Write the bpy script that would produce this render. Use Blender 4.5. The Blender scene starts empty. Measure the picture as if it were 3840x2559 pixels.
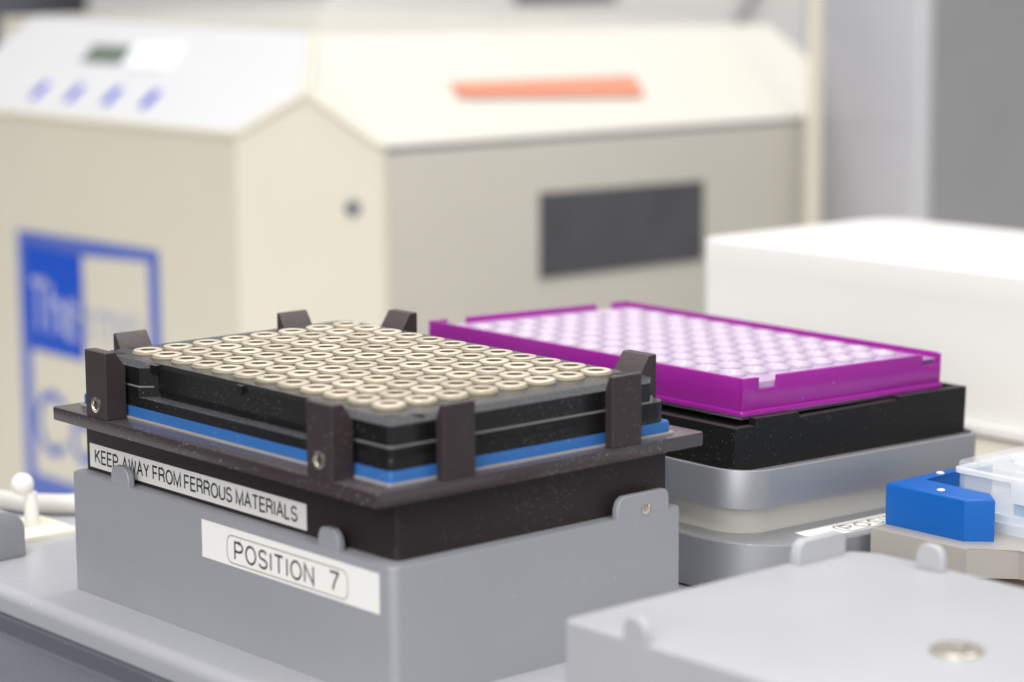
import bpy, bmesh, math, random
from mathutils import Vector, Matrix
random.seed(7)
S = bpy.context.scene
COL = S.collection
MM = 0.001
# ------------------------------------------------------------------ camera
cd = bpy.data.cameras.new('camera'); cam = bpy.data.objects.new('camera', cd); COL.objects.link(cam)
Rv = Vector((0.75481738, -0.65591163, -0.00553609)); Uv = Vector((0.10967369, 0.11788135, 0.98695272)); Fv = Vector((0.64670116, 0.74557623, -0.16091515))
m = Matrix.Identity(4)
for i in range(3):
    m[i][0] = Rv[i]; m[i][1] = Uv[i]; m[i][2] = -Fv[i]
m.translation = Vector((-322.529, -413.843, 99.158)) * MM
cam.matrix_world = m
cd.sensor_width = 36; cd.lens = 84.07; cd.clip_start = 0.02; cd.clip_end = 60
cd.dof.use_dof = True; cd.dof.focus_distance = 0.600; cd.dof.aperture_fstop = 10.5; cd.dof.aperture_blades = 0
S.camera = cam
# ------------------------------------------------------------------ world and lamps
W = bpy.data.worlds.new('World'); S.world = W; W.use_nodes = True
wn = W.node_tree.nodes; wl = W.node_tree.links
bg = wn['Background']
tc = wn.new('ShaderNodeTexCoord'); sp = wn.new('ShaderNodeSeparateXYZ'); cr = wn.new('ShaderNodeValToRGB')
wl.new(tc.outputs['Generated'], sp.inputs[0])
mr = wn.new('ShaderNodeMapRange'); mr.inputs[1].default_value = -1; mr.inputs[2].default_value = 1
wl.new(sp.outputs[2], mr.inputs[0]); wl.new(mr.outputs[0], cr.inputs[0]); wl.new(cr.outputs[0], bg.inputs[0])
cr.color_ramp.elements[0].position = 0.40; cr.color_ramp.elements[0].color = (0.30, 0.30, 0.33, 1)
cr.color_ramp.elements[1].position = 0.75; cr.color_ramp.elements[1].color = (0.95, 0.95, 0.97, 1)
bg.inputs[1].default_value = 0.58
def area(name, loc, target, size, power, col=(1, 1, 1), sy=None):
    ld = bpy.data.lights.new(name, 'AREA'); ld.size = size; ld.energy = power; ld.color = col
    if sy: ld.shape = 'RECTANGLE'; ld.size_y = sy
    o = bpy.data.objects.new(name, ld); COL.objects.link(o)
    o.location = loc
    d = Vector(target) - Vector(loc); o.rotation_euler = d.to_track_quat('-Z', 'Y').to_euler()
    return o
area('ceiling_and_fill_lamp', (0.35, 0.45, 1.7), (0.2, 0.3, 0), 1.5, 13, (1, 0.985, 0.96), 0.7)
area('ceiling_and_fill_lamp', (-0.75, -0.35, 1.35), (0.1, 0.1, 0), 0.9, 15, (1, 0.99, 0.97), 0.6)
area('ceiling_and_fill_lamp', (0.5, -0.95, 1.2), (0.15, 0.0, 0), 0.8, 7, (1, 0.99, 0.98), 0.5)
area('low_fill_lamp', (-1.15, -0.80, 0.50), (0.1, 0.1, 0), 0.9, 13, (1, 0.99, 0.98), 0.6)  # unseen low lamp added for the tray corner highlight and left faces
area('ceiling_and_fill_lamp', (0.75, 0.25, 1.7), (1.15, 1.15, 0), 1.0, 9, (1, 0.985, 0.96), 0.7)  # extra lamp added to brighten the rear instrument and cabinet
vs = S.view_settings
S.display_settings.display_device = 'sRGB'
vs.view_transform = 'Standard'; vs.look = 'None'; vs.gamma = 1; vs.use_curve_mapping = False; vs.exposure = 0.0
S.render.engine = 'CYCLES'

# ------------------------------------------------------------------ materials
def mat(name, col, rough=0.5, metal=0.0, dust=0.0, dcol=(0.62, 0.58, 0.52), dscale=900, drad=0.16, bump=0.0, bscale=2500, var=0.04, film=0.0,
        spec=0.5, coat=0.0, trans=0.0, rvar=1, orand=0, alpha=1.0, sss=0.0, ior=1.45):
    M = bpy.data.materials.new(name); M.use_nodes = True
    n = M.node_tree.nodes; l = M.node_tree.links; b = n['Principled BSDF']
    tcn = n.new('ShaderNodeTexCoord'); P = tcn.outputs['Object']
    b.inputs['Roughness'].default_value = rough; b.inputs['Metallic'].default_value = metal
    b.inputs['Specular IOR Level'].default_value = spec; b.inputs['Coat Weight'].default_value = coat
    b.inputs['Coat Roughness'].default_value = 0.15
    b.inputs['Transmission Weight'].default_value = trans; b.inputs['Alpha'].default_value = alpha; b.inputs['IOR'].default_value = ior
    if sss:
        b.inputs['Subsurface Weight'].default_value = sss; b.inputs['Subsurface Scale'].default_value = 0.002
        b.inputs['Subsurface Radius'].default_value = (1, 0.3, 0.9)
    # slow tone variation
    nz = n.new('ShaderNodeTexNoise'); nz.inputs['Scale'].default_value = 28; nz.inputs['Detail'].default_value = 6; l.new(P, nz.inputs['Vector'])
    mx = n.new('ShaderNodeMix'); mx.data_type = 'RGBA'
    mx.inputs[6].default_value = tuple(max(0, c * (1 - var)) for c in col) + (1,)
    mx.inputs[7].default_value = tuple(min(1, c * (1 + var)) for c in col) + (1,)
    l.new(nz.outputs['Fac'], mx.inputs[0]); out = mx.outputs[2]
    rr = n.new('ShaderNodeMapRange'); rr.inputs[3].default_value = max(0, rough - 0.05 * rvar); rr.inputs[4].default_value = rough + 0.06 * rvar
    l.new(nz.outputs['Fac'], rr.inputs[0]); rout = rr.outputs[0]
    if film > 0:   # thin film of fine dust lying on upward faces and smudges
        ge = n.new('ShaderNodeNewGeometry'); sx = n.new('ShaderNodeSeparateXYZ'); l.new(ge.outputs['Normal'], sx.inputs[0])
        up = n.new('ShaderNodeMapRange'); up.inputs[1].default_value = 0.3; up.inputs[2].default_value = 0.95; l.new(sx.outputs[2], up.inputs[0])
        n2 = n.new('ShaderNodeTexNoise'); n2.inputs['Scale'].default_value = 2600; n2.inputs['Detail'].default_value = 8; n2.inputs['Roughness'].default_value = 0.75; l.new(P, n2.inputs['Vector'])
        r2 = n.new('ShaderNodeMapRange'); r2.inputs[1].default_value = 0.35; r2.inputs[2].default_value = 0.72; r2.inputs[4].default_value = film; l.new(n2.outputs['Fac'], r2.inputs[0])
        mu = n.new('ShaderNodeMath'); mu.operation = 'MULTIPLY'; l.new(up.outputs[0], mu.inputs[0]); l.new(r2.outputs[0], mu.inputs[1])
        m2 = n.new('ShaderNodeMix'); m2.data_type = 'RGBA'; m2.inputs[7].default_value = dcol + (1,)
        l.new(mu.outputs[0], m2.inputs[0]); l.new(out, m2.inputs[6]); out = m2.outputs[2]
    if orand > 0:   # small differences of tone from piece to piece
        oi = n.new('ShaderNodeObjectInfo'); hv = n.new('ShaderNodeHueSaturation'); mo = n.new('ShaderNodeMapRange')
        mo.inputs[3].default_value = 1 - orand; mo.inputs[4].default_value = 1 + orand * .6; l.new(oi.outputs['Random'], mo.inputs[0]); l.new(mo.outputs[0], hv.inputs['Value'])
        l.new(out, hv.inputs['Color']); out = hv.outputs[0]
    if dust > 0:
        for (sc, rad, amt) in ((dscale, drad, dust), (dscale * 0.42, drad * 0.55, dust * 0.7)):
            v = n.new('ShaderNodeTexVoronoi'); v.inputs['Scale'].default_value = sc; l.new(P, v.inputs['Vector'])
            lt = n.new('ShaderNodeMapRange'); lt.inputs[1].default_value = rad; lt.inputs[2].default_value = rad * 0.5
            l.new(v.outputs['Distance'], lt.inputs[0])
            n3 = n.new('ShaderNodeTexNoise'); n3.inputs['Scale'].default_value = 55; n3.inputs['Detail'].default_value = 3; l.new(P, n3.inputs['Vector'])
            sep = n.new('ShaderNodeSeparateColor'); l.new(v.outputs['Color'], sep.inputs[0])
            # keep only cells whose random value is under a clumpy threshold
            th = n.new('ShaderNodeMapRange'); th.inputs[1].default_value = 0.46; th.inputs[2].default_value = 0.68; th.inputs[3].default_value = 0.02; th.inputs[4].default_value = min(0.95, amt)
            l.new(n3.outputs['Fac'], th.inputs[0])
            cmp_ = n.new('ShaderNodeMath'); cmp_.operation = 'LESS_THAN'; l.new(sep.outputs[0], cmp_.inputs[0]); l.new(th.outputs[0], cmp_.inputs[1])
            mu = n.new('ShaderNodeMath'); mu.operation = 'MULTIPLY'; l.new(cmp_.outputs[0], mu.inputs[0]); l.new(lt.outputs[0], mu.inputs[1])
            mb = n.new('ShaderNodeMath'); mb.operation = 'MULTIPLY'; l.new(mu.outputs[0], mb.inputs[0]); l.new(sep.outputs[1], mb.inputs[1])
            m2 = n.new('ShaderNodeMix'); m2.data_type = 'RGBA'; m2.inputs[7].default_value = dcol + (1,)
            l.new(mb.outputs[0], m2.inputs[0]); l.new(out, m2.inputs[6]); out = m2.outputs[2]
    l.new(out, b.inputs['Base Color']); l.new(rout, b.inputs['Roughness'])
    if bump > 0:
        nb = n.new('ShaderNodeTexNoise'); nb.inputs['Scale'].default_value = bscale; nb.inputs['Detail'].default_value = 2; l.new(P, nb.inputs['Vector'])
        bp = n.new('ShaderNodeBump'); bp.inputs['Strength'].default_value = bump; bp.inputs['Distance'].default_value = 0.0002
        l.new(nb.outputs['Fac'], bp.inputs['Height']); l.new(bp.outputs['Normal'], b.inputs['Normal'])
    return M

M_black = mat('black_polymer', (0.009, 0.009, 0.010), 0.34, spec=.28, dust=0.9, drad=.17, film=0.30, bump=0.25, dscale=1700)
M_blacktop = mat('dusty_black_polymer', (0.011, 0.011, 0.012), 0.24, dust=0.8, film=0.32, bump=0.12, dscale=1600, drad=.18, dcol=(0.40, 0.40, 0.42), spec=.4)
M_blackbox = mat('black_anodised_block', (0.010, 0.010, 0.010), 0.42, spec=.25, dust=0.4, drad=.18, bump=0.5, bscale=1800, dscale=1500, film=0.1)
M_brown = mat('brown_anodised_aluminium', (0.038, 0.027, 0.028), 0.40, dust=0.6, drad=.17, film=0.22, spec=.4, bump=0.35, dscale=1600)
M_brownbody = mat('dark_brown_anodised_aluminium', (0.030, 0.023, 0.024), 0.40, spec=.3, dust=0.8, drad=.17, bump=0.35, dscale=1700)
M_slab = mat('brown_anodised_plate', (0.044, 0.031, 0.034), 0.16, dust=0.95, film=0.14, drad=.26, spec=.8, bump=0.08, dscale=1500, dcol=(0.5, 0.5, 0.52))
M_blue = mat('blue_anodised_plate', (0.034, 0.14, 0.40), 0.42, dust=0.6, drad=.18, bump=0.25, dscale=1300, spec=0.4)
M_ring = mat('nickel_plated_magnet', (0.68, 0.61, 0.495), 0.42, metal=0.35, bump=0.1, orand=.16, dust=0.12, dscale=2200, dcol=(1, 0.98, 0.92))
M_bore = mat('magnet_bore_plastic', (0.13, 0.10, 0.055), 0.5)
M_ringside = mat('magnet_side', (0.30, 0.255, 0.175), 0.5, metal=0.1, orand=.15, dust=.3, dscale=2000)
M_dark = mat('hole_shade_black', (0.006, 0.006, 0.006), 0.6)
M_nest = mat('grey_powder_coat', (0.31, 0.317, 0.343), 0.38, var=.07, dust=0.06, drad=.16, bump=0.3, bscale=3000, dscale=700, dcol=(0.75, 0.75, 0.75), spec=0.5)
M_nest2 = mat('pale_grey_powder_coat', (0.43, 0.435, 0.455), 0.42, var=.07, bump=0.2, bscale=3000)
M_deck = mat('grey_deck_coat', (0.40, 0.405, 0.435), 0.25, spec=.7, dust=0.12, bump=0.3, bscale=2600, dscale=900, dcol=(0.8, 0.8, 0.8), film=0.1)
M_decklow = mat('dark_lower_deck', (0.09, 0.093, 0.115), 0.40, dust=0.7, bump=0.3, dscale=1100, dcol=(0.55, 0.55, 0.56), film=0.12)  # lower ledge coloured darker than the deck top
M_label = mat('white_label_tape', (0.90, 0.885, 0.84), 0.38, var=0.01)
M_ink = mat('black_ink', (0.02, 0.018, 0.02), 0.5)
M_inkthin = mat('brown_black_ink', (0.16, 0.12, 0.11), 0.5)
M_steel = mat('steel_socket_screw', (0.78, 0.72, 0.60), 0.22, metal=1.0)
M_purple = mat('purple_polypropylene', (0.31, 0.019, 0.285), 0.18, dust=0.06, dscale=800, dcol=(0.9, 0.6, 0.9), spec=0.5, sss=0.25)
M_well = mat('clear_well_plastic', (0.70, 0.63, 0.725), 0.12, alpha=0.6, spec=0.9, coat=.3)
M_wellweb = mat('mauve_shade_web', (0.50, 0.35, 0.54), 0.15, spec=.5)  # mauve stands for the purple shade between the clear wells
M_silver = mat('satin_aluminium', (0.40, 0.41, 0.435), 0.50, metal=0.78, rvar=0, dust=0.10, bump=0.12, var=0.01, bscale=4000, dscale=700, dcol=(0.9, 0.9, 0.9))
M_silvert = mat('sparkling_aluminium', (0.50, 0.505, 0.53), 0.38, metal=0.75, dust=0.25, bump=1.0, bscale=2600, dscale=1500, dcol=(0.9, 0.9, 0.9))
M_gasket = mat('translucent_silicone', (0.60, 0.585, 0.52), 0.42, spec=0.35)
M_cream = mat('cream_enamel', (0.73, 0.685, 0.565), 0.35, var=0.02)
M_creamlid = mat('cream_gloss_lid', (0.69, 0.665, 0.595), 0.16, var=0.02, spec=0.6, coat=0.3)
M_whitepanel = mat('white_keypad_film', (0.72, 0.725, 0.735), 0.25, var=0.01)
M_sidepanel = mat('grey_beige_panel', (0.52, 0.49, 0.43), 0.38, var=0.04)
M_lcd = mat('green_grey_lcd', (0.16, 0.21, 0.16), 0.3)
M_window = mat('smoked_window', (0.085, 0.085, 0.09), 0.3, var=0.3)
M_keys = mat('pale_blue_key', (0.02, 0.045, 0.55), 0.4)
M_stblue = mat('blue_sticker_ink', (0.005, 0.085, 0.58), 0.35)
M_stblue2 = mat('faded_blue_sticker_ink', (0.10, 0.16, 0.56), 0.35)
M_stpale = mat('pale_blue_sticker_ink', (0.42, 0.45, 0.72), 0.35)
M_stfaint = mat('faint_grey_sticker_ink', (0.47, 0.49, 0.62), 0.35)
M_orange = mat('orange_strip', (0.74, 0.27, 0.17), 0.25)
M_white = mat('white_plastic', (0.82, 0.81, 0.785), 0.36, var=0.015)
M_clip = mat('ivory_nylon', (0.88, 0.83, 0.68), 0.45)
M_clipw = mat('white_nylon', (0.85, 0.83, 0.78), 0.4)
M_cable = mat('grey_tubing', (0.60, 0.58, 0.54), 0.4)
M_cab = mat('lilac_grey_panel', (0.56, 0.56, 0.60), 0.5, var=0.02)
M_cab2 = mat('mid_grey_panel', (0.33, 0.325, 0.33), 0.5, var=0.06)
M_wall = mat('slate_wall', (0.115, 0.12, 0.14), 0.6, var=0.25)
M_royal = mat('royal_blue_plastic', (0.0015, 0.105, 0.42), 0.42, spec=0.45)
M_beige = mat('beige_metal', (0.43, 0.40, 0.355), 0.35, metal=.25)
M_panel = mat('beige_panel', (0.47, 0.43, 0.365), 0.42)
M_clear = mat('clear_polystyrene', (0.90, 0.93, 0.97), 0.06, alpha=0.26, spec=0.8)
M_clear2 = mat('clear_rim', (0.95, 0.96, 0.98), 0.12, alpha=0.55, spec=0.8)
M_liquid = mat('pale_blue_liquid', (0.22, 0.60, 0.76), 0.1, alpha=0.75)
M_frost = mat('frosted_carrier', (0.74, 0.79, 0.83), 0.25, alpha=0.8)
M_greymatte = mat('mid_grey_rubber', (0.20, 0.205, 0.22), 0.5)

# ------------------------------------------------------------------ helpers
ORG = {}
def root(name, label, cat, loc=(0, 0, 0), group=None, mw=None):
    o = bpy.data.objects.new(name, None); COL.objects.link(o); o.empty_display_size = 0.01
    o.location = Vector(loc) * MM
    if mw is not None:
        o.matrix_world = mw; ORG[o.name] = Vector((0, 0, 0))
    else: ORG[o.name] = Vector(loc)
    o['label'] = label; o['category'] = cat
    if group: o['group'] = group
    return o
def top(o):
    while o.parent: o = o.parent
    return o
def part(name, parent, bm, M, smooth=None, label=None):
    off = ORG[top(parent).name] if parent is not None else Vector((0, 0, 0))
    bm.normal_update()
    for v in bm.verts: v.co = (v.co - off) * MM
    me = bpy.data.meshes.new(name); bm.to_mesh(me); bm.free()
    o = bpy.data.objects.new(name, me); COL.objects.link(o)
    if parent is not None: o.parent = parent
    me.materials.append(M)
    if smooth is not None:
        for p in me.polygons: p.use_smooth = True
        try: me.set_sharp_from_angle(angle=math.radians(smooth))
        except Exception: pass
    if label: o['label'] = label
    return o
def tag(o, label, cat, group=None):
    o['label'] = label; o['category'] = cat
    if group: o['group'] = group
    ORG[o.name] = Vector((0, 0, 0)); return o
def struct(o): o['kind'] = 'structure'; return o
def rpoly(x0, y0, x1, y1, r=(0, 0, 0, 0), seg=6, cut=False):
    """counter-clockwise rectangle, radii for corners (x0y0, x1y0, x1y1, x0y1)"""
    if isinstance(r, (int, float)): r = (r,) * 4
    cs = [(x0, y0, 180), (x1, y0, 270), (x1, y1, 0), (x0, y1, 90)]; out = []
    for (cx, cy, a), rr in zip(cs, r):
        if rr <= 0: out.append((cx, cy)); continue
        ox = cx + (rr if cx == x0 else -rr); oy = cy + (rr if cy == y0 else -rr)
        n = 1 if cut else seg
        for k in range(n + 1):
            t = math.radians(a + 90 * k / n); out.append((ox + rr * math.cos(t), oy + rr * math.sin(t)))
    return out
def prism(poly, z0, z1, bev=0.0, seg=2, bm=None, bot=False, onlytop=True):
    own = bm is None
    b = bmesh.new()
    lo = [b.verts.new((x, y, z0)) for x, y in poly]; hi = [b.verts.new((x, y, z1)) for x, y in poly]
    n = len(poly)
    b.faces.new(list(reversed(lo))); ft = b.faces.new(hi)
    for i in range(n): b.faces.new((lo[i], lo[(i + 1) % n], hi[(i + 1) % n], hi[i]))
    if bev > 0:
        es = [e for e in b.edges if e.verts[0] in hi and e.verts[1] in hi]
        if bot: es += [e for e in b.edges if e.verts[0] in lo and e.verts[1] in lo]
        if not onlytop:
            es += [e for e in b.edges if (e.verts[0] in hi) != (e.verts[1] in hi)]
        bmesh.ops.bevel(b, geom=es, offset=bev, segments=seg, affect='EDGES', profile=0.5)
    if own: return b
    me = bpy.data.meshes.new('tmp'); b.to_mesh(me); b.free(); bm.from_mesh(me); bpy.data.meshes.remove(me); return bm
def bxm(x0, y0, z0, x1, y1, z1, bev=0.0, seg=2, bm=None):
    return prism([(x0, y0), (x1, y0), (x1, y1), (x0, y1)], z0, z1, bev, seg, bm, bot=True, onlytop=False)
def loft(rings, bm=None, caps=True):
    """rings: list of lists of 3D points (same count)"""
    b = bm or bmesh.new()
    R = [[b.verts.new(p) for p in r] for r in rings]; n = len(rings[0])
    for a, c in zip(R, R[1:]):
        for i in range(n): b.faces.new((a[i], a[(i + 1) % n], c[(i + 1) % n], c[i]))
    if caps: b.faces.new(list(reversed(R[0]))); b.faces.new(R[-1])
    return b
def lathe(prof, seg=32, c=(0, 0, 0), axis='z', bm=None, closed=False):
    b = bm or bmesh.new(); rings = []
    for r, h in prof:
        ring = []
        for k in range(seg):
            t = 2 * math.pi * k / seg; a, d = r * math.cos(t), r * math.sin(t)
            p = {'z': (a, d, h), 'x': (h, a, d), 'y': (d, h, a)}[axis]
            ring.append(b.verts.new((p[0] + c[0], p[1] + c[1], p[2] + c[2])))
        rings.append(ring)
    pairs = list(zip(rings, rings[1:])) + ([(rings[-1], rings[0])] if closed else [])
    for A, B in pairs:
        for k in range(seg): b.faces.new((A[k], A[(k + 1) % seg], B[(k + 1) % seg], B[k]))
    if not closed:
        b.faces.new(list(reversed(rings[0]))); b.faces.new(rings[-1])
    bmesh.ops.recalc_face_normals(b, faces=b.faces); return b
def extr(profile, axis, a0, a1, bev=0.0, seg=2):
    """extrude a 2D profile (list of (p,q)) along axis: 'x' -> (p,q)=(y,z); 'y' -> (p,q)=(x,z)"""
    b = bmesh.new()
    def P(p, q, a): return (a, p, q) if axis == 'x' else (p, a, q)
    A = [b.verts.new(P(p, q, a0)) for p, q in profile]; B = [b.verts.new(P(p, q, a1)) for p, q in profile]
    n = len(profile); b.faces.new(A); b.faces.new(list(reversed(B)))
    for i in range(n): b.faces.new((A[i], B[i], B[(i + 1) % n], A[(i + 1) % n]))
    bmesh.ops.recalc_face_normals(b, faces=b.faces)
    if bev > 0: bmesh.ops.bevel(b, geom=list(b.edges), offset=bev, segments=seg, affect='EDGES', profile=0.5)
    return b
def text_bm(s, width, height, org, ux, uy, thick=0.05, spacing=1.0, weight=0.0):
    """flat lettering: its box scaled to width x height mm, lower left at org, running along ux with tops along uy"""
    cu = bpy.data.curves.new('t', 'FONT'); cu.body = s; cu.size = 1; cu.space_character = spacing; cu.offset = weight; cu.resolution_u = 5
    o = bpy.data.objects.new('t', cu); COL.objects.link(o)
    dg = bpy.context.evaluated_depsgraph_get(); me = bpy.data.meshes.new_from_object(o.evaluated_get(dg))
    b = bmesh.new(); b.from_mesh(me); bpy.data.meshes.remove(me); bpy.data.objects.remove(o); bpy.data.curves.remove(cu)
    xs = [v.co.x for v in b.verts]; ys = [v.co.y for v in b.verts]
    x0, x1, y0, y1 = min(xs), max(xs), min(ys), max(ys)
    ux, uy, org = Vector(ux), Vector(uy), Vector(org); nrm = ux.cross(uy)
    for v in b.verts:
        v.co = org + ux * ((v.co.x - x0) / (x1 - x0) * width) + uy * ((v.co.y - y0) / (y1 - y0) * height) + nrm * thick
    return b
def arc(cx, cy, rx, ry, a0, a1, n=10):
    return [(cx + rx * math.cos(math.radians(a0 + (a1 - a0) * k / n)), cy + ry * math.sin(math.radians(a0 + (a1 - a0) * k / n))) for k in range(n + 1)]
def glyph(c):
    """monoline sans capitals: width and strokes in units of the cap height"""
    G = {
     'K': (.62, [[(0, 0), (0, 1)], [(.58, 1), (0, .38)], [(.2, .58), (.62, 0)]]),
     'E': (.55, [[(.55, 1), (0, 1), (0, 0), (.56, 0)], [(0, .52), (.5, .52)]]),
     'F': (.52, [[(.52, 1), (0, 1), (0, 0)], [(0, .5), (.46, .5)]]),
     'P': (.58, [[(0, 0), (0, 1), (.32, 1)] + arc(.32, .73, .26, .27, 90, -90) + [(0, .46)]]),
     'R': (.62, [[(0, 0), (0, 1), (.34, 1)] + arc(.34, .75, .25, .25, 90, -90) + [(0, .5)], [(.36, .5), (.56, .36), (.58, .1), (.62, 0)]]),
     'A': (.68, [[(0, 0), (.34, 1), (.68, 0)], [(.11, .34), (.57, .34)]]),
     'W': (.94, [[(0, 1), (.23, 0), (.47, 1), (.71, 0), (.94, 1)]]),
     'Y': (.64, [[(0, 1), (.32, .44), (.64, 1)], [(.32, .44), (.32, 0)]]),
     'O': (.72, [arc(.36, .5, .36, .5, 90, 450, 28)]),
     'M': (.74, [[(0, 0), (0, 1), (.37, .05), (.74, 1), (.74, 0)]]),
     'U': (.60, [[(0, 1), (0, .3)] + arc(.3, .3, .3, .3, 180, 360, 12) + [(.6, 1)]]),
     'S': (.58, [arc(.29, .74, .27, .26, 20, 180, 9)[:-1] + arc(.29, .74, .27, .235, 180, 262, 5) + arc(.29, .26, .29, .245, 82, 0, 6) + arc(.29, .26, .29, .26, -8, -165, 10)]),
     'T': (.60, [[(0, 1), (.6, 1)], [(.3, 1), (.3, 0)]]),
     'I': (.06, [[(.03, 0), (.03, 1)]]),
     'L': (.48, [[(0, 1), (0, 0), (.48, 0)]]),
     'N': (.60, [[(0, 0), (0, 1), (.6, 0), (.6, 1)]]),
     '7': (.52, [[(0, 1), (.52, 1), (.52, .95), (.34, .6), (.22, .25), (.17, 0)]]),
     '8': (.54, [arc(.27, .75, .23, .25, -90, 270, 20), arc(.27, .25, .27, .25, 90, 450, 20)]),
     'C': (.68, [arc(.36, .5, .36, .5, 40, 320, 22)]),
     'c': (.46, [arc(.25, .34, .25, .34, 45, 315, 18)]),
     'o': (.52, [arc(.26, .34, .26, .34, 90, 450, 22)]),
     'h': (.44, [[(0, 0), (0, 1)], [(0, .4)] + arc(.22, .42, .22, .24, 160, 0, 8) + [(.44, 0)]]),
     'e': (.50, [[(.02, .36), (.5, .36)] + arc(.25, .34, .25, .34, 5, 315, 18)]),
     'r': (.26, [[(0, 0), (0, .66)], [(0, .42), (.08, .58), (.26, .66)]]),
     'm': (.74, [[(0, 0), (0, .66)], [(0, .4)] + arc(.185, .44, .185, .22, 160, 0, 8) + [(.37, 0)], [(.37, .42)] + arc(.555, .44, .185, .22, 160, 0, 8) + [(.74, 0)]]),
    }
    return G[c]
def strokes(s, width, height, org, ux, uy, w=0.11, gap=0.17, space=0.30, lift=0.0):
    """lettering made of mitred strokes, stretched to width x height mm"""
    ux, uy, org = Vector(ux), Vector(uy), Vector(org); nrm = ux.cross(uy)
    x = 0; L = []
    for c in s:
        if c == ' ': x += space; continue
        wd, st = glyph(c); L += [[(x + p, q) for p, q in t] for t in st]; x += wd + gap
    tot = x - gap; sx = width / tot; sy = height
    b = bmesh.new()
    for si, t in enumerate(L):
        P = [Vector((p * sx, q * sy)) for p, q in t]; closed = (P[0] - P[-1]).length < 1e-4
        if closed: P = P[:-1]
        n = len(P); hw = w * height / 2; LR = []
        for i in range(n):
            a = P[i - 1] if (i > 0 or closed) else None; c_ = P[(i + 1) % n] if (i < n - 1 or closed) else None
            d1 = (P[i] - a).normalized() if a is not None else None; d2 = (c_ - P[i]).normalized() if c_ is not None else None
            if d1 is None: d1 = d2
            if d2 is None: d2 = d1
            n1 = Vector((-d1.y, d1.x)); n2 = Vector((-d2.y, d2.x)); mm = (n1 + n2)
            mm = mm.normalized() if mm.length > .2 else n1
            k = hw / max(.38, mm.dot(n1)); LR.append((P[i] + mm * k, P[i] - mm * k))
        off = nrm * (lift + 0.004 * (si % 3))
        V = [(b.verts.new(org + ux * l.x + uy * l.y + off), b.verts.new(org + ux * r.x + uy * r.y + off)) for l, r in LR]
        for i in range(n if closed else n - 1):
            (l1, r1), (l2, r2) = V[i], V[(i + 1) % n]; b.faces.new((r1, r2, l2, l1))
    return b
def tube(pts, r, seg=12):
    b = bmesh.new(); rings = []
    P = [Vector(p) for p in pts]
    for i, p in enumerate(P):
        t = (P[min(i + 1, len(P) - 1)] - P[max(i - 1, 0)]).normalized()
        a = t.cross(Vector((0, 0, 1)));
        if a.length < 1e-4: a = Vector((1, 0, 0))
        a.normalize(); c = a.cross(t)
        rings.append([p + (a * math.cos(2 * math.pi * k / seg) + c * math.sin(2 * math.pi * k / seg)) * r for k in range(seg)])
    loft(rings, b); bmesh.ops.recalc_face_normals(b, faces=b.faces); return b
def screw(parent, c, axis, r=2.3, name='screw', h=0.35):
    """socket-head screw whose axis points outwards along -x or -y"""
    prof = [(r, 0.4), (r, -h * 0.6), (r - 0.25, -h), (r * 0.60, -h), (r * 0.52, -h + 0.25), (r * 0.5, 0.5)]
    o = part(name, parent, lathe(prof, 28, c, axis, closed=True), M_steel, 35)
    b = lathe([(r * 0.53, 0.45), (r * 0.53, 0.42)], 6, c, axis)
    part('socket', o, b, M_dark)
    return o

# ------------------------------------------------------------------ setting
# far wall
o = struct(part('wall', None, bxm(-900, 1500, -900, 2600, 1530, 900), M_wall)); o['label'] = 'dark slate wall far behind the machine'
o = struct(part('wall', None, bxm(-1300, 380, -900, -1270, 1500, 900), M_wall)); o['label'] = 'unseen dark wall added on the left to darken reflections'  # added out of view so the tray's left faces reflect something dark
o = struct(part('bench_surface', None, bxm(-600, 250, -300, 2400, 1500, -262), M_white)); o['label'] = 'white bench far below and behind the deck'
# deck with its rounded edge, side lip and lower dusty surface
prof = [(-27.0, -70.2), (-27.0, -67.2)] + [(-23.8 - 3.2 * math.cos(math.radians(a)), -67.2 + 3.2 * math.sin(math.radians(a))) for a in range(10, 90, 10)] + [(-23.8, -64.0), (430, -64.0), (430, -80.0), (-26.4, -80.0), (-26.4, -70.6)]
o = struct(part('deck', None, extr(prof, 'y', -330, 215), M_deck, 40)); o['label'] = 'grey coated instrument deck'
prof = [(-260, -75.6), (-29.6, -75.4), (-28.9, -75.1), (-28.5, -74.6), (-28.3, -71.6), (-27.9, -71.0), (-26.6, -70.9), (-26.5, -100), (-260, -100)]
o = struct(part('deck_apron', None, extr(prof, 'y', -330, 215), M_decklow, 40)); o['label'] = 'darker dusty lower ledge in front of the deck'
o = struct(part('deck_panel', None, bxm(262, -60, -63.99, 415, 213, -63.0, 0.3), M_panel)); o['label'] = 'beige panel let into the far end of the deck'

# ------------------------------------------------------------------ grey nests
def nest(name, y1, label, tabs, M, pale=False):
    y0 = y1
    r = root(name, label, 'plate nest', (31, y0 + 66.5, -64), 'grey powder coated plate nests on the deck')
    x0, x1, ya, yb = -12.5, 75.4, y0, y0 + 134.0
    part('block', r, prism(rpoly(x0, ya, x1, yb, (2.2, 0.8, 2, 1.2) if not pale else (3, 3, 8, 2)), -63.98, -32.7, 0.6, 3), M, 35)
    for t in tabs: t(r)
    return r
def tab_profile(p0, p1, h, cl, cr): # flat tab outline between p0 and p1, chamfers cl / cr
    z = -32.9
    return [(p0, z), (p0, z + h - cl * 1.3), (p0 + cl * .35, z + h - cl * .45), (p0 + cl, z + h), (p1 - cr, z + h), (p1 - cr * .35, z + h - cr * .45), (p1, z + h - cr * 1.3), (p1, z)]
def tabL(ya, yb, M, h=5.0, x=-12.5, t=1.8):
    return lambda r: part('tab', r, extr(tab_profile(ya, yb, h, 2.2, 1.8), 'y' if False else 'x', x, x + t, 0.25, 1), M, 30)
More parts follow.
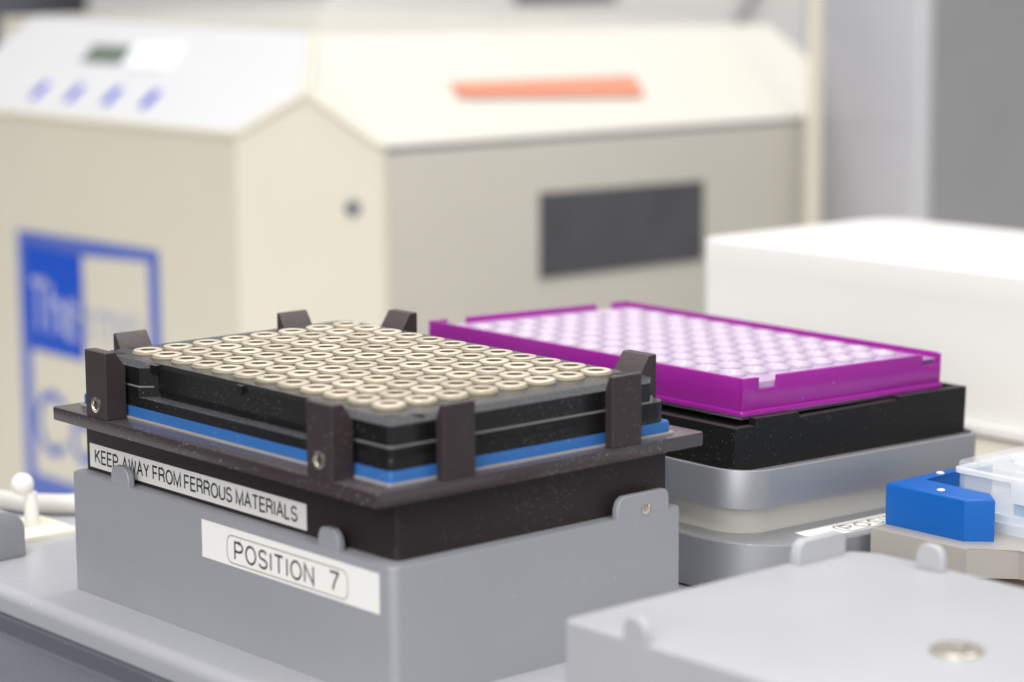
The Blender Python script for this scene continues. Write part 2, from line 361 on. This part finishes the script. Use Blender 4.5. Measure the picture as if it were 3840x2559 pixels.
def tabR(xa, xb, y, M, h=5.3, t=1.8, scr=None):
    def f(r):
        o = part('tab', r, extr(tab_profile(xa, xb, h, 2.2, 1.4), 'y', y, y + t, 0.25, 1), M, 30)
        if scr: screw(r, (scr[0], y, scr[1]), 'y', 1.55)
    return f
nest1 = nest('plate_nest', -16.5, 'grey nest labelled POSITION 7 under the dark brown adapter', [
    tabL(90.0, 98.4, M_nest), tabL(2.8, 10.7, M_nest), tabR(54.5, 71.6, -16.5, M_nest, scr=(63.8, -31.3))], M_nest)
lab = part('label_tape', nest1, bxm(-12.66, -11.8, -44.0, -12.52, 57.4, -34.8), M_label)
tx = strokes('POSITION', 31.1, 4.1, (-12.70, 43.5, -42.0), (0, -1, 0), (0, 0, 1), .14, .26)
part('lettering', lab, tx, M_ink)
tx = strokes('7', 3.0, 4.1, (-12.70, 6.0, -41.7), (0, -1, 0), (0, 0, 1), .14)
part('lettering', lab, tx, M_ink)
def outline(y0, y1, z0, z1, r, w, x):
    b = bmesh.new()
    P = rpoly(y0, z0, y1, z1, r, 6); Q = rpoly(y0 + w, z0 + w, y1 - w, z1 - w, r - w, 6)
    A = [b.verts.new((x, p[0], p[1])) for p in P]; B = [b.verts.new((x, p[0], p[1])) for p in Q]
    for i in range(len(P)): b.faces.new((A[i], A[(i + 1) % len(P)], B[(i + 1) % len(P)], B[i]))
    return b
part('border_line', lab, outline(-0.6, 46.8, -43.3, -36.4, 2.2, 0.22, -12.70), M_inkthin)

nest2 = nest('plate_nest', -205.1, 'empty pale grey nest with bare flat top in the near right corner', [
    tabL(-95.2, -88.6, M_nest2), tabR(54.4, 69.9, -73.7, M_nest2, h=5.4, t=2.6),
    lambda r: part('tab', r, extr(tab_profile(-98.3, -91.0, 5.6, 2.0, 2.0), 'x', 72.7, 74.5, 0.3, 1), M_nest2, 30)], M_nest2, True)
b = lathe([(5.2, -32.72), (5.2, -32.2), (4.9, -31.9), (2.2, -31.9), (1.9, -32.3)], 32, (28.6, -137.5, 0))
o = part('locating_boss', nest2, b, mat('brushed_steel', (.62,.58,.50), .35, metal=.9), 35)
part('socket', o, lathe([(1.8, -31.95), (1.8, -31.85)], 6, (28.6, -137.5, 0)), M_steel)

# ------------------------------------------------------------------ brown adapter
ad = root('plate_adapter', 'dark brown anodised adapter labelled KEEP AWAY FROM FERROUS MATERIALS with eight upright posts', 'plate adapter', (32.5, 51.6, -32.7))
part('body', ad, prism(rpoly(-8.2, -12.7, 74.4, 116.9, (1.6, .6, 1, .4)), -32.68, -18.2, 0.0), M_brownbody, 35)
part('mounting_plate', ad, prism(rpoly(-18.2, -18.8, 81.0, 116.4, 0.8), -18.2, -15.0, 0.3, 2, bot=True), M_slab, 35)
def post(prof, axis, a0, a1): return part('post', ad, extr(prof, axis, a0, a1, 0.22, 1), M_brown, 30)
zb, zt = -15.02, 2.0
pl = [(-18.0, zb), (-18.0, zt), (-14.9, zt), (-12.1, -2.0), (-12.1, zb)]
p1_ = post(pl, 'y', 90.3, 99.9)
p2_ = post(pl, 'y', -2.8, 6.8)
screw(p1_, (-18.0, 95.1, -11.6), 'x', 2.05); screw(p2_, (-18.0, 2.0, -10.9), 'x', 2.05)
pr_ = [(-18.6, zb), (-18.6, zt), (-17.2, zt), (-15.9, -1.6), (-15.9, zb)]
post(pr_, 'x', 0.4, 9.6); post(pr_, 'x', 51.0, 60.5)
pb = [(116.3, zb), (116.3, zt), (115.2, zt), (111.0, -4.2), (113.9, -4.3), (113.9, zb)]
post(pb, 'x', 0.4, 10.0); post(pb, 'x', 52.2, 61.7)
pr2 = [(80.9, zb), (80.9, zt), (78.2, zt), (73.6, -4.8), (74.9, -5.0), (74.9, zb)]
post(pr2, 'y', 90.6, 100.0); post(pr2, 'y', -2.6, 6.8)
lab = part('label_tape', ad, bxm(-8.40, 20.6, -31.7, -8.22, 115.0, -25.5), M_label)
for wd, ya, yb in (('KEEP', 112.3, 101.5), ('AWAY', 99.3, 87.0), ('FROM', 85.0, 72.7), ('FERROUS', 70.8, 50.6), ('MATERIALS', 48.6, 24.2)):
    part('lettering', lab, strokes(wd, ya - yb, 3.25, (-8.44, ya, -30.15), (0, -1, 0), (0, 0, 1), .16, .22), M_ink)

# ------------------------------------------------------------------ magnetic plate with 96 rings
mg = root('magnet_plate', 'black magnetic plate with 96 cream ring magnets on a blue base', 'magnetic plate', (31.5, 49.5, -14.5))
part('base_plate', mg, prism(rpoly(-11.3, -14.6, 74.2, 113.0, (0.8, 1.5, 0.8, 1.5)), -14.5, -11.9, 0.45, 2), M_blue, 35)
part('shim_sheet', mg, prism(rpoly(-11.9, -15.2, 74.8, 113.5, 0.8), -14.98, -14.52), mat('grey_shim', (0.36, 0.33, 0.29), 0.5, dust=.4), 35)
# lower tier
part('skirt', mg, prism(rpoly(-11.0, -14.4, 73.3, 112.4, (1.6, 4.0, 3.0, 4.0), 4), -11.88, -9.3, 0.2, 2), M_blacktop, 35)
sk = rpoly(-11.0, -14.4, 73.3, 112.4, (1.6, 4.0, 3.0, 4.0), 4) + [(-11.0, 86.5), (-7.0, 83.2), (-7.0, 12.5), (-11.0, 9.5)]
part('skirt_upper', mg, prism(sk, -9.29, -6.9, 0.0), M_black)
# upper tier: outline with a grip recess in the long side nearest the camera
def upper(dx):
    a = dx
    P = [(-10.6 + a, -13.9 + a + 1.2), (-10.6 + a + 1.2, -13.9 + a)]
    P += [(67.6 - a * .4, -13.9 + a), (73.0 - a, -8.6 + a * .4), (73.0 - a, 108.0 - a * .4), (68.6 - a * .4, 112.0 - a)]
    P += [(-5.6 + a * .4, 112.0 - a), (-10.6 + a, 107.0 - a * .4)]
    return P
def upper_rec(a):
    P = upper(a)
    rec = [(-10.6 + a, 86.5 + min(a, 1.2) * .5), (-7.2 + a * .15, 83.2 + a * .5), (-7.2 + a * .15, 12.5 - a * .5), (-10.6 + a, 9.5 - a * .5)]
    return P + rec
def z3(P, z): return [(x, y, z) for x, y in P]
a_low, a_top = 0.0, 2.6
b = loft([z3(upper_rec(0), -7.6), z3(upper_rec(0), -2.1), z3(upper_rec(a_top), -1.05)])
bmesh.ops.recalc_face_normals(b, faces=b.faces)
part('upper_tier', mg, b, M_blacktop)
part('seam_strip', mg, prism([(x + (0.35 if x > 30 else -0.25), y + (0.2 if y > 40 else -0.3)) for x, y in upper(0)] + [(-10.85, 86.5), (-6.9, 83.0), (-6.9, 12.7), (-10.85, 9.5)], -6.89, -6.55), mat('grey_ledge_edge', (0.20, 0.20, 0.185), 0.5, dust=0.3), None)  # lighter grey strip along the ledge between the tiers
# deep floor of the grip recess and small notch in its upper edge
part('recess_floor', mg, extr([(-10.9, -9.2), (-7.3, -8.3), (-7.0, -9.3)], 'y', 13.5, 83.0), M_blacktop) if False else None
part('notch', mg, bxm(-8.2, 45.6, -3.3, -7.15, 48.0, -1.4), M_black)
part('notch', mg, bxm(-8.6, 82.2, -3.4, -7.1, 84.6, -1.2), M_black)
for (x, y, w, a) in ((-6.2, -8.8, 2.3, .75), (-1.0, -11.0, 2.0, .75), (66.8, -3.6, 3.0, .8), (-6.4, 104.5, 3.0, .8), (2.0, 107.5, 2.4, .8)):
    pts = [(x + w * math.cos(t * math.pi / 8) * math.cos(-a) - .9 * math.sin(t * math.pi / 8) * math.sin(-a), y + w * math.cos(t * math.pi / 8) * math.sin(-a) + .9 * math.sin(t * math.pi / 8) * math.cos(-a)) for t in range(16)]
    part('painted_slot', mg, prism(pts, -1.1, -1.02), M_dark)  # flat black discs paint the shade inside open slots
ringprof = [(3.30, -0.50), (3.70, -0.42), (3.74, -0.26), (3.62, -0.08), (3.35, 0.0), (2.7, -0.04), (2.35, -0.01), (2.12, -0.02), (2.0, -0.14), (1.96, -0.3), (1.96, -0.62)]
sideprof = [(4.02, -1.05), (4.05, -0.75), (3.75, -0.46), (2.6, -0.44), (2.6, -1.05)]
boreprof = [(1.95, -0.16), (1.93, -1.0), (2.3, -1.0), (2.3, -0.16)]
rb = lathe(ringprof, 40, closed=True)
fb = lathe([(1.94, -0.15), (1.90, -0.98), (0.02, -0.98), (0.02, -1.02), (2.2, -1.02), (2.2, -0.15)], 28, closed=True)
sb = lathe(sideprof, 32, closed=True)
first = None
for i in range(8):
    for j in range(12):
        if first is None:
            for v in rb.verts: v.co = v.co
            ring = part('magnet_ring', mg, rb, M_ring, 50); ring.data.transform(Matrix.Translation(ORG[mg.name] * MM))
            floor = part('bore_floor', ring, fb, M_bore, 40); floor.data.transform(Matrix.Translation(ORG[mg.name] * MM))
            side = part('magnet_collar', ring, sb, M_ringside, 50); side.data.transform(Matrix.Translation(ORG[mg.name] * MM))
            first = ring; o = ring; fl = floor
        else:
            o = first.copy(); COL.objects.link(o); o.parent = mg
            fl = floor.copy(); COL.objects.link(fl); fl.parent = o
            s2 = side.copy(); COL.objects.link(s2); s2.parent = o
        o.location = (Vector((9 * i, 9 * j, 0)) - ORG[mg.name]) * MM
        o.rotation_euler = (0, 0, random.random() * 6)

# ------------------------------------------------------------------ tilted shaker station and what it carries
def frame(p):
    x, y, z, yaw, tx, ty = p
    u = Vector((math.cos(yaw), math.sin(yaw), tx)).normalized(); v = Vector((-math.sin(yaw), math.cos(yaw), ty))
    w = u.cross(v).normalized(); v = w.cross(u)
    M = Matrix.Identity(4)
    for i in range(3): M[i][0] = u[i]; M[i][1] = v[i]; M[i][2] = w[i]
    M.translation = Vector((x, y, z)) * MM; return M
FR = frame((121.541, 7.0427, -20.436, 0.02656, -0.03168, 0.01364))
sh = root('shaker_station', 'silver heater shaker station with rounded corners and ivory silicone band, under the black block', 'shaker', mw=FR)
part('base_housing', sh, prism(rpoly(-13.6, -22.3, 100, 142, (24, 24, 24, 24), 20), -43.5, -30.5, 0.35, 2), M_silver, 35)
part('base_deck', sh, prism(rpoly(-13.0, -21.7, 99.4, 141.4, (23.5,) * 4, 20), -30.52, -30.3), M_silvert, 35)
part('silicone_band', sh, prism(rpoly(-4.6, -4.6, 91, 132, (10,) * 4, 12), -30.3, -22.3), M_gasket, 40)
# tray: rim ring, floor
def ringwall(o_, i_, z0, z1):
    b = bmesh.new()
    A = [b.verts.new((x, y, z0)) for x, y in o_]; B = [b.verts.new((x, y, z1)) for x, y in o_]
    C_ = [b.verts.new((x, y, z1)) for x, y in i_]; D_ = [b.verts.new((x, y, z0)) for x, y in i_]
    n = len(o_)
    for R1, R2 in ((A, B), (B, C_), (C_, D_), (D_, A)):
        for k in range(n): b.faces.new((R1[k], R1[(k + 1) % n], R2[(k + 1) % n], R2[k]))
    bmesh.ops.recalc_face_normals(b, faces=b.faces)
    es = [e for e in b.edges if all(abs(v.co.z - z1) < 1e-6 for v in e.verts) and ((e.verts[0] in B and e.verts[1] in B) or (e.verts[0] in C_ and e.verts[1] in C_))]
    bmesh.ops.bevel(b, geom=es, offset=0.3, segments=2, affect='EDGES', profile=0.5)
    return b
tray = part('tray', sh, ringwall(rpoly(-9.5, -9.6, 93.6, 136.5, (12, 8, 12, 12), 14), rpoly(-8.0, -8.1, 92.1, 135, (10.5, 6.5, 10.5, 10.5), 14), -22.6, -12.5), M_silver, 40)
part('tray_floor', sh, prism(rpoly(-8.2, -8.3, 92.3, 135.2, (10.5,) * 4, 10), -22.6, -13.6), M_silvert, 40)
lab = part('label_tape', sh, prism([(9.6, -18.2), (60.0, -19.6), (60.0, -10.0), (10.6, -10.6)], -30.28, -30.12), M_label)
part('lettering', lab, strokes('POSITION 8', 44, 4.2, (25.2, -17.0, -30.1), (1, 0, 0), (0, 1, 0), .13, .3, .5), M_ink)
b = bmesh.new(); P = rpoly(22.6, -18.4, 76, -11.7, 2.6, 6); Q = rpoly(23.0, -18.0, 75.6, -12.1, 2.2, 6)
A = [b.verts.new((x, y, -30.09)) for x, y in P]; B = [b.verts.new((x, y, -30.09)) for x, y in Q]
for i in range(len(P)): b.faces.new((A[i], A[(i + 1) % len(P)], B[(i + 1) % len(P)], B[i]))
part('border_line', lab, b, M_ink)

bk = root('adapter_block', 'plain black metal block in the silver tray, carrying the purple plate', 'block', mw=FR)
b = bmesh.new()
# walls with notches along the near right face; body as one profile extruded
top_pts = [(-6.0, -13.6), (-6.0, -2.1), (1.9, -2.1), (1.9, -0.2), (18.9, -0.2), (18.9, -1.6), (60.5, -1.0), (60.5, -0.2), (91.3, -0.2), (91.3, -13.6)]
def wall_x(y0, y1, pts):
    b = extr(pts, 'y', y0, y1); return b
bb = extr(top_pts, 'y', -3.0, -0.6)
part('side_wall', bk, bb, M_blackbox)
part('side_wall', bk, extr([(-6.0, -13.6), (-6.0, -2.1), (-3.2, -2.1), (-3.2, -13.6)], 'y', -0.6, 131.0), M_blackbox)
part('side_wall', bk, bxm(88.8, -0.6, -13.6, 91.3, 131.0, -0.2), M_blackbox)
part('side_wall', bk, bxm(-3.2, 128.4, -13.6, 88.8, 131.0, -0.3), M_blackbox)
part('core', bk, bxm(-3.2, -0.6, -13.6, 88.8, 128.4, -3.2, 0), M_blackbox)

pp = root('sample_plate', 'purple framed sample plate with clear wells, standing on the black block', 'sample plate', mw=FR)
L, Wd = 127.8, 85.5
part('flange', pp, ringwall(rpoly(0, 0, Wd, L, 2.0, 5), rpoly(3, 3, Wd - 3, L - 3, 1.0, 5), -0.1, 1.15), M_purple, 40)
# frame walls with four rim notches, drawn as profiles
H = 9.6; t = 1.3; N = 6.3; i0 = 1.1
part('frame_wall', pp, extr([(i0, 1.1), (i0, H), (7.2, H), (7.2, N + .2), (14.8, N + .2), (14.8, H), (76.0, H), (76.0, N), (83.3, N), (83.3, H - .2), (Wd - i0, H - .2), (Wd - i0, 1.1)], 'y', i0, i0 + t, 0.18, 2), M_purple, 30)
part('frame_wall', pp, extr([(i0, 1.1), (i0, H), (7.5, H), (7.5, N), (15.5, N), (15.5, H), (70.0, H), (70.0, 4.0), (77.5, 4.0), (77.5, H), (Wd - i0, H), (Wd - i0, 1.1)], 'y', L - i0 - t, L - i0, 0.18, 2), M_purple, 30)
part('frame_wall', pp, bxm(i0, i0 + t, 1.1, i0 + t, L - i0 - t, H, 0.2), M_purple, 30)
part('frame_wall', pp, bxm(Wd - i0 - t, i0 + t, 1.1, Wd - i0, L - i0 - t, H, 0.2), M_purple, 30)
part('web', pp, bxm(i0 + t, i0 + t, 6.2, Wd - i0 - t, L - i0 - t, 8.0), M_wellweb)
part('corner_gusset', pp, bxm(74.5, i0 + t, 4.0, Wd - i0 - t, 11, 7.9, .2), M_purple)
wb = lathe([(3.6, 7.9), (3.75, 8.1), (3.85, 8.5), (3.8, 8.85), (3.6, 8.98), (3.4, 8.85), (3.2, 8.3), (3.1, 7.9)], 28, closed=True)
wf = None
for i in range(8):
    for j in range(12):
        if wf is None: wf = part('well', pp, wb, M_well, 50); o = wf
        else: o = wf.copy(); COL.objects.link(o); o.parent = pp
        o.location = (Wd / 2 - 31.5 + 9 * i) * MM, (L / 2 - 49.5 + 9 * j) * MM, 0
cf = part('drip_foot', pp, bxm(3.5, 3.5, -1.7, Wd - 3.5, L - 3.5, -0.1), M_clear2)

# ------------------------------------------------------------------ blue holder, beige base, clear box
bs = root('carrier_base', 'beige metal carrier base under the blue holder and clear box', 'carrier', (210, -98, -64))
P = [(145.6, -16.4), (145.6, -47.8), (154.2, -57.3), (154.2, -180.7), (272.7, -180.7), (272.7, -16.4)]
part('base_body', bs, prism(P, -56.85, -49.4, 0.5, 2), M_beige, 30)
part('shadow_plinth', bs, bxm(158, -172, -63.98, 264, -24, -56.86), mat('shadow_brown', (0.20, 0.13, 0.085), 0.6))  # added support, coloured brown for the shadow under the base
bh = root('corner_holder', 'royal blue plastic corner holder beside the clear box', 'holder', (158, -32, -49.4))
P = [(150.9, -16.8), (150.9, -42.5), (156.5, -47.8), (161.2, -42.8), (160.5, -37.3), (160.5, -20.6), (190.5, -20.6), (190.5, -16.8)]
part('holder_body', bh, prism(P, -49.38, -38.3, 0.8, 3), M_royal, 40)
for (x, y) in ((154.5, -32.0), (170.4, -18.9)):
    part('pin', bh, lathe([(1.1, -38.4), (1.05, -38.15), (0.6, -38.0)], 16, (x, y, 0)), M_clipw, 40)
cb = root('reagent_box', 'clear plastic box with pale blue liquid at the right edge behind the blue holder', 'clear box', (207, -87, -49.4))
part('skirt', cb, prism(rpoly(164.7, -148.2, 248.8, -25.3, 2), -49.38, -46.5, 0.4, 2), M_frost, 40)
part('skirt', cb, prism(rpoly(165.8, -147.2, 247.9, -26.3, 2), -46.49, -44.7, 0.4, 2), M_frost, 40)
part('chamber', cb, ringwall(rpoly(166.8, -146.3, 246.9, -27.2, 2), rpoly(167.8, -145.3, 245.9, -28.2, 1.5), -44.68, -36.0), M_clear, 40)
part('liquid', cb, prism(rpoly(168.5, -144, 245, -44, 1), -44.6, -38.6), M_liquid, 40)
part('lid_rim', cb, ringwall(rpoly(165.8, -147.2, 247.9, -26.3, 2.5), rpoly(167.9, -145.3, 246, -28.4, 1.5), -35.98, -34.7), M_clear2, 40)
part('lid', cb, prism(rpoly(166.4, -146.7, 247.3, -26.8, 2.5), -34.68, -33.2, 0.5, 2), M_clear, 40)
for k in range(3):
    for q_ in range(4):
        part('cap_ring', cb, lathe([(5.0, -33.18), (5.0, -32.1), (4.2, -32.1), (4.2, -33.18)], 24, (180 + 21 * q_, -41 - 25 * k, 0), closed=True), M_clear2, 40)
part('latch', cb, bxm(165.0, -51.1, -41.1, 166.4, -45.9, -34.5, 0.3), M_clear2, 40)

# ------------------------------------------------------------------ white storage box
wb_ = root('lidded_box', 'large white plastic box standing behind the purple plate', 'box', (368, 120, -63))
part('box_body', wb_, loft([[(x, y, z) for x, y in rpoly(315.2 - k, 0 - k, 419 + k, 212 + k, (4, 4, 14, 3), 8)] for z, k in ((-58.6, -0.3), (-17.75, 0), (-17.7, .1), (-8.2, .1), (-7.9, .0), (-7.3, -.5), (-7.0, -1.6))]), M_white, 40)
part('foot_gap_strip', wb_, prism(rpoly(313, -2, 420.5, 213.5, 8, 8), -62.99, -62.1), M_greymatte)  # dark grey strip set in the gap under the foot flange
part('foot_flange', wb_, prism(rpoly(311.6, -3.5, 422, 215, 9, 8), -62.09, -58.6, 1.0, 3, bot=True), M_white, 40)
kn = root('rubber_clip', 'small grey rubber clip between the black block and the white box', 'clip', (300, 108, -63))
part('clip_body', kn, extr([(99, -62.98), (99, -55.4), (101, -52.6), (104, -51.4), (112, -51.0), (126, -51.0), (126, -62.98)], 'x', 300, 308, 0.5, 2), M_greymatte, 40)
o = tag(part('thin_tube', None, tube([(306 + 5 * math.sin(t / 12 * 3.1) - 4, 92 - t * 1.2, -62.4) for t in range(0, 14)], 0.6), mat('green_grey_tube', (0.38, 0.39, 0.32), 0.4), 40), 'thin green grey tube curling on the beige panel', 'tube')

# ------------------------------------------------------------------ things at the left edge
gb = root('rounded_stop', 'grey round-topped stop block cut by the left edge of the photo', 'stop block', (-30, 160, -64))
pr = [(-60, -63.97), (-60, -50.3), (-14, -50.3), (-10.6, -50.7), (-7.6, -52.0), (-5.8, -53.8), (-5.2, -56.2), (-5.2, -63.97)]
part('stop_body', gb, extr(pr, 'y', 155.8, 190, 0.5, 2), M_nest, 40)
cm = root('cable_mount', 'ivory adhesive cable mount with white ball-headed peg', 'cable mount', (11, 180, -64))
th = math.radians(0)
part('adhesive_base', cm, prism(rpoly(0.5, 169.0, 19.5, 192.0, 2.2, 5), -63.97, -62.6, 0.4, 2), M_clip, 40)
part('stem', cm, lathe([(2.4, -62.6), (2.2, -61.0), (1.9, -56.0), (1.7, -52.6)], 20, (10.9, 180.9, 0)), M_clipw, 40)
b = bmesh.new(); bmesh.ops.create_uvsphere(b, u_segments=28, v_segments=18, radius=3.3)
for v in b.verts: v.co = v.co + Vector((8.9, 181.9, -50.3))
part('ball_head', cm, b, M_clipw, 80)
pts = []
for k in range(40):
    s_ = k / 39; x = -60 + 210 * s_; y = 252 - 62 * min(1, s_ * 1.9) - 0.0 * s_ ; pts.append((x, y, -61))
def catmull(K, n=10):
    out = []
    for i in range(1, len(K) - 2):
        p0, p1, p2, p3 = [Vector(k) for k in K[i - 1:i + 3]]
        for j in range(n):
            t = j / n; out.append(0.5 * ((2 * p1) + (-p0 + p2) * t + (2 * p0 - 5 * p1 + 4 * p2 - p3) * t * t + (-p0 + 3 * p1 - 3 * p2 + p3) * t ** 3))
    return out
K = [(-50, 300, -80), (-15, 262, -72), (2, 232, -62), (15.5, 212.5, -60.9), (20.5, 201.5, -60.9), (26.5, 194.0, -60.9), (34, 187.5, -60.9), (48, 178, -60.9), (72, 164, -60.9), (100, 156, -60.9), (130, 170, -61), (150, 230, -64), (160, 300, -90), (170, 340, -120)]
cab = root('hose', 'thick pale grey hose lying across the deck behind the nest', 'hose', (26, 194, -64))
part('hose_body', cab, tube(catmull(K), 3.05, 20), M_cable, 60)

# ------------------------------------------------------------------ background machine
mc = root('bench_machine', 'cream laboratory machine with sloped white control panel and blue bordered sticker', 'machine', (500, 700, -260))
Q = (389.8, 557.9, 58.0)
zf, zs = 12.5, 7.0
c1 = (334, 546, zf); ap = (359, 521, 32.3); c2 = (384, 496, zs)
RL = (394.1, 839.0, 61.5); EL = (334, 852.0, 13.0)
ER = (688.0, 496.0, zs); RM = (728.0, 531.0, 35.9); RR = (718.0, 554.5, 55.6)
def face_bm(*polys):
    b = bmesh.new()
    for P in polys: b.faces.new([b.verts.new(p) for p in P])
    bmesh.ops.remove_doubles(b, verts=b.verts, dist=0.01); bmesh.ops.recalc_face_normals(b, faces=b.faces); return b
zb_ = -258.0
BR = (700, 860)
housing = face_bm(
    [(334, 850, zb_), (334, 546, zb_), c1, EL],                    # long front face
    [(334, 546, zb_), (384, 496, zb_), c2, ap, c1],                # chamfered corner
    [(384, 496, zb_), (688, 496, zb_), ER, c2],                    # side face
    [(688, 496, zb_), (730, 860, zb_), (730, 860, 59), RR, RM, ER],
    [(730, 860, zb_), (396, 880, zb_), (396, 880, 62), (730, 860, 59)],
    [(396, 880, zb_), (334, 850, zb_), EL, RL, (396, 880, 62)],
    [Q, RR, (730, 860, 59), (396, 880, 62), RL])
part('housing', mc, housing, M_cream)
part('top_cover', mc, face_bm([RL, Q, (430, 604, 71.5), (400, 845, 63.5)], [Q, RR, (724, 640, 56.5), (430, 640, 70.5), (430, 604, 71.5)]), M_creamlid)
part('control_panel', mc, face_bm([c1, ap, Q, RL, EL]), M_whitepanel)
ld = part('side_lid', mc, face_bm([ap, c2, ER, RM, RR, Q]), M_creamlid)
for o_ in (bpy.data.objects['control_panel'], ld):
    md = o_.modifiers.new('thickness', 'SOLIDIFY'); md.thickness = 0.0015; md.offset = 1.0 
def onpl(P3, n_off):
    return P3
# rounded seams between the panels
part('trim_bead', mc, tube([EL, c1], 2.2), M_cream, 60); part('trim_bead', mc, tube([c1, ap], 2.2), M_cream, 60)
part('trim_bead', mc, tube([ap, c2], 2.2), M_cream, 60); part('trim_bead', mc, tube([ap, Q], 2.4), M_cream, 60)
def fslope(x, y, d=0):  # point on the front slope lifted by d
    # plane through EL, c1, Q-RL
    k = 0.815; return (x - .62 * d, y, 12.5 + (x - 334) * k + .78 * d)
def sslope(x, y, d=0):
    k = 0.83; return (x, y - .7 * d, 7.0 + (y - 496) * k + .72 * d)
def patch(fn, P, d0, d1):
    b = loft([[fn(x, y, d0) for x, y in P], [fn(x, y, d1) for x, y in P]]); bmesh.ops.recalc_face_normals(b, faces=b.faces); return b
cp = bpy.data.objects['control_panel']
part('display', cp, patch(fslope, [(368.2, 736.5), (368.6, 697), (376.4, 705.5), (376.4, 740.5)], 1.6, 2.4), M_lcd)
part('painted_display_glare', cp, patch(fslope, [(364.6, 697), (364.6, 649), (380.8, 657), (379.5, 703)], 1.6, 2.2), mat('display_glare_white', (0.90, 0.93, 0.97), 0.08))  # white patch paints the glare over the right half of the display
part('display_bezel', cp, patch(fslope, [(366.6, 741), (366.6, 698), (378.0, 704), (378.0, 744)], 1.55, 1.8), M_greymatte)
for y in (751.8, 715.2, 677.3, 640.4):
    part('key', cp, patch(fslope, [(342.6, y + 2.9), (342.6, y - 3.1), (352.4, y - 2.9), (352.4, y + 2.9)], 1.6, 2.6), M_keys)
part('warning_strip', ld, patch(sslope, [(451.9, 518.7), (575.9, 513.3), (579.2, 524.8), (451.5, 526.5)], 1.6, 2.0), M_orange)
# side panel and its window
sd = part('side_panel', mc, bxm(388.5, 494.4, zb_, 684, 495.9, 3.2, 0.4), M_sidepanel, 40)
part('painted_shadow_line', mc, bxm(387, 494.9, 3.3, 684, 495.95, 5.8), M_greymatte)  # solid grey bar paints the shadow line under the lid
wd = part('viewing_window', mc, [b for b in [bmesh.new()]][0], M_window) if False else None
b = bmesh.new()
P = [(484.2, -22.6), (602.6, -24.0), (602.6, -67.0), (484.0, -66.6)]
A = [b.verts.new((x, 494.2, z)) for x, z in P]; B = [b.verts.new((x, 493.4, z)) for x, z in P]
b.faces.new(A); b.faces.new(list(reversed(B)))
for i in range(4): b.faces.new((A[i], A[(i + 1) % 4], B[(i + 1) % 4], B[i]))
bmesh.ops.recalc_face_normals(b, faces=b.faces); part('viewing_window', sd, b, M_window)
part('corner_screw', mc, lathe([(4.2, 0.6), (4.2, -0.8), (3.0, -1.2)], 20, (0, 0, 0), 'x'), M_steel, 40)
sc_ = bpy.data.objects['corner_screw']; sc_.data.transform(Matrix.Translation(Vector(ORG[mc.name]) * MM))
sc_.location = (Vector((374.0, 506.0, -23.0)) - ORG[mc.name]) * MM; sc_.rotation_euler = (0, 0, math.radians(45)); sc_.data.materials[0] = M_greymatte
# sticker on the long front face: blue border, dark square, lower band, lettering
def stk(name, P, d, M, par):
    b = bmesh.new(); A = [b.verts.new((334 - d, y, z)) for y, z in P]; B = [b.verts.new((334 - d + 0.25, y, z)) for y, z in P]
    b.faces.new(A); b.faces.new(list(reversed(B)))
    for i in range(len(P)): b.faces.new((A[i], A[(i + 1) % len(P)], B[(i + 1) % len(P)], B[i]))
    bmesh.ops.recalc_face_normals(b, faces=b.faces); return part(name, par, b, M)
st = stk('sticker', [(760, -51.5), (617, -50.5), (617, -205), (760, -205)], 0.6, M_stblue2, mc)
stk('sticker_field', [(691, -60.0), (626.5, -57.0), (626.5, -187), (691, -187)], 0.95, M_cream, st)
stk('sticker_field', [(748, -117.0), (691.01, -117.0), (691.01, -187), (748, -187)], 0.95, M_cream, st)
stk('sticker_square', [(752, -58.5), (692.5, -60.0), (692.5, -116.5), (752, -114.5)], 1.3, M_stblue, st)
part('lettering', st, strokes('The', 49, 27, (332.3, 745, -105), (0, -1, 0), (0, 0, 1), .17, .14), M_stpale)
part('lettering', st, strokes('rmo', 52, 25, (332.7, 688, -105), (0, -1, 0), (0, 0, 1), .13, .16), M_stfaint)
part('lettering', st, strokes('Co', 60, 32, (332.7, 743, -172), (0, -1, 0), (0, 0, 1), .16, .2), M_stblue2)
tpo = root('corner_post', 'tall cream post rising at the far right end of the machine', 'post', (677, 481, -260))
part('post_body', tpo, bxm(674, 478, -258, 680.5, 484.5, 260, 1.0, 2), M_cream, 40)

# ------------------------------------------------------------------ far background
cbn = root('grey_cabinet', 'tall grey cabinet behind the white box', 'cabinet', (900, 600, -260))
part('side_door', cbn, bxm(774.5, 489.5, -5.3, 776, 578, 320, 0.5), M_cab)
part('side_door', cbn, bxm(774.5, 489.5, -258, 776, 578, -5.5, 0.5), M_cab)
part('front_panel', cbn, bxm(783, 486.0, -258, 1300, 487.6, 320, 0.3), M_cab2)
part('corner_edge', cbn, prism(rpoly(774.0, 485.6, 784, 492.0, (4, 0, 0, 0), 6), -258, 320), mat('edge_strip', (0.58, 0.58, 0.60), 0.35), 40)
part('carcass', cbn, bxm(776.2, 492.2, -258, 1300, 577, 320), M_cab2)
wc = root('rear_instrument', 'pale instrument seen above the cream machine', 'instrument', (1030, 1120, -260))
part('instrument_body', wc, bxm(766, 1046.8, -258, 1480, 1400, 330, 4), M_white)
part('dark_recess', wc, bxm(948, 1045.4, 58.0, 1060, 1046.6, 120, 0.3), M_wall)
lv = part('lever', wc, tube([(1205, 1042, 40), (1240, 1042, 90)], 5), M_cab2, 60)
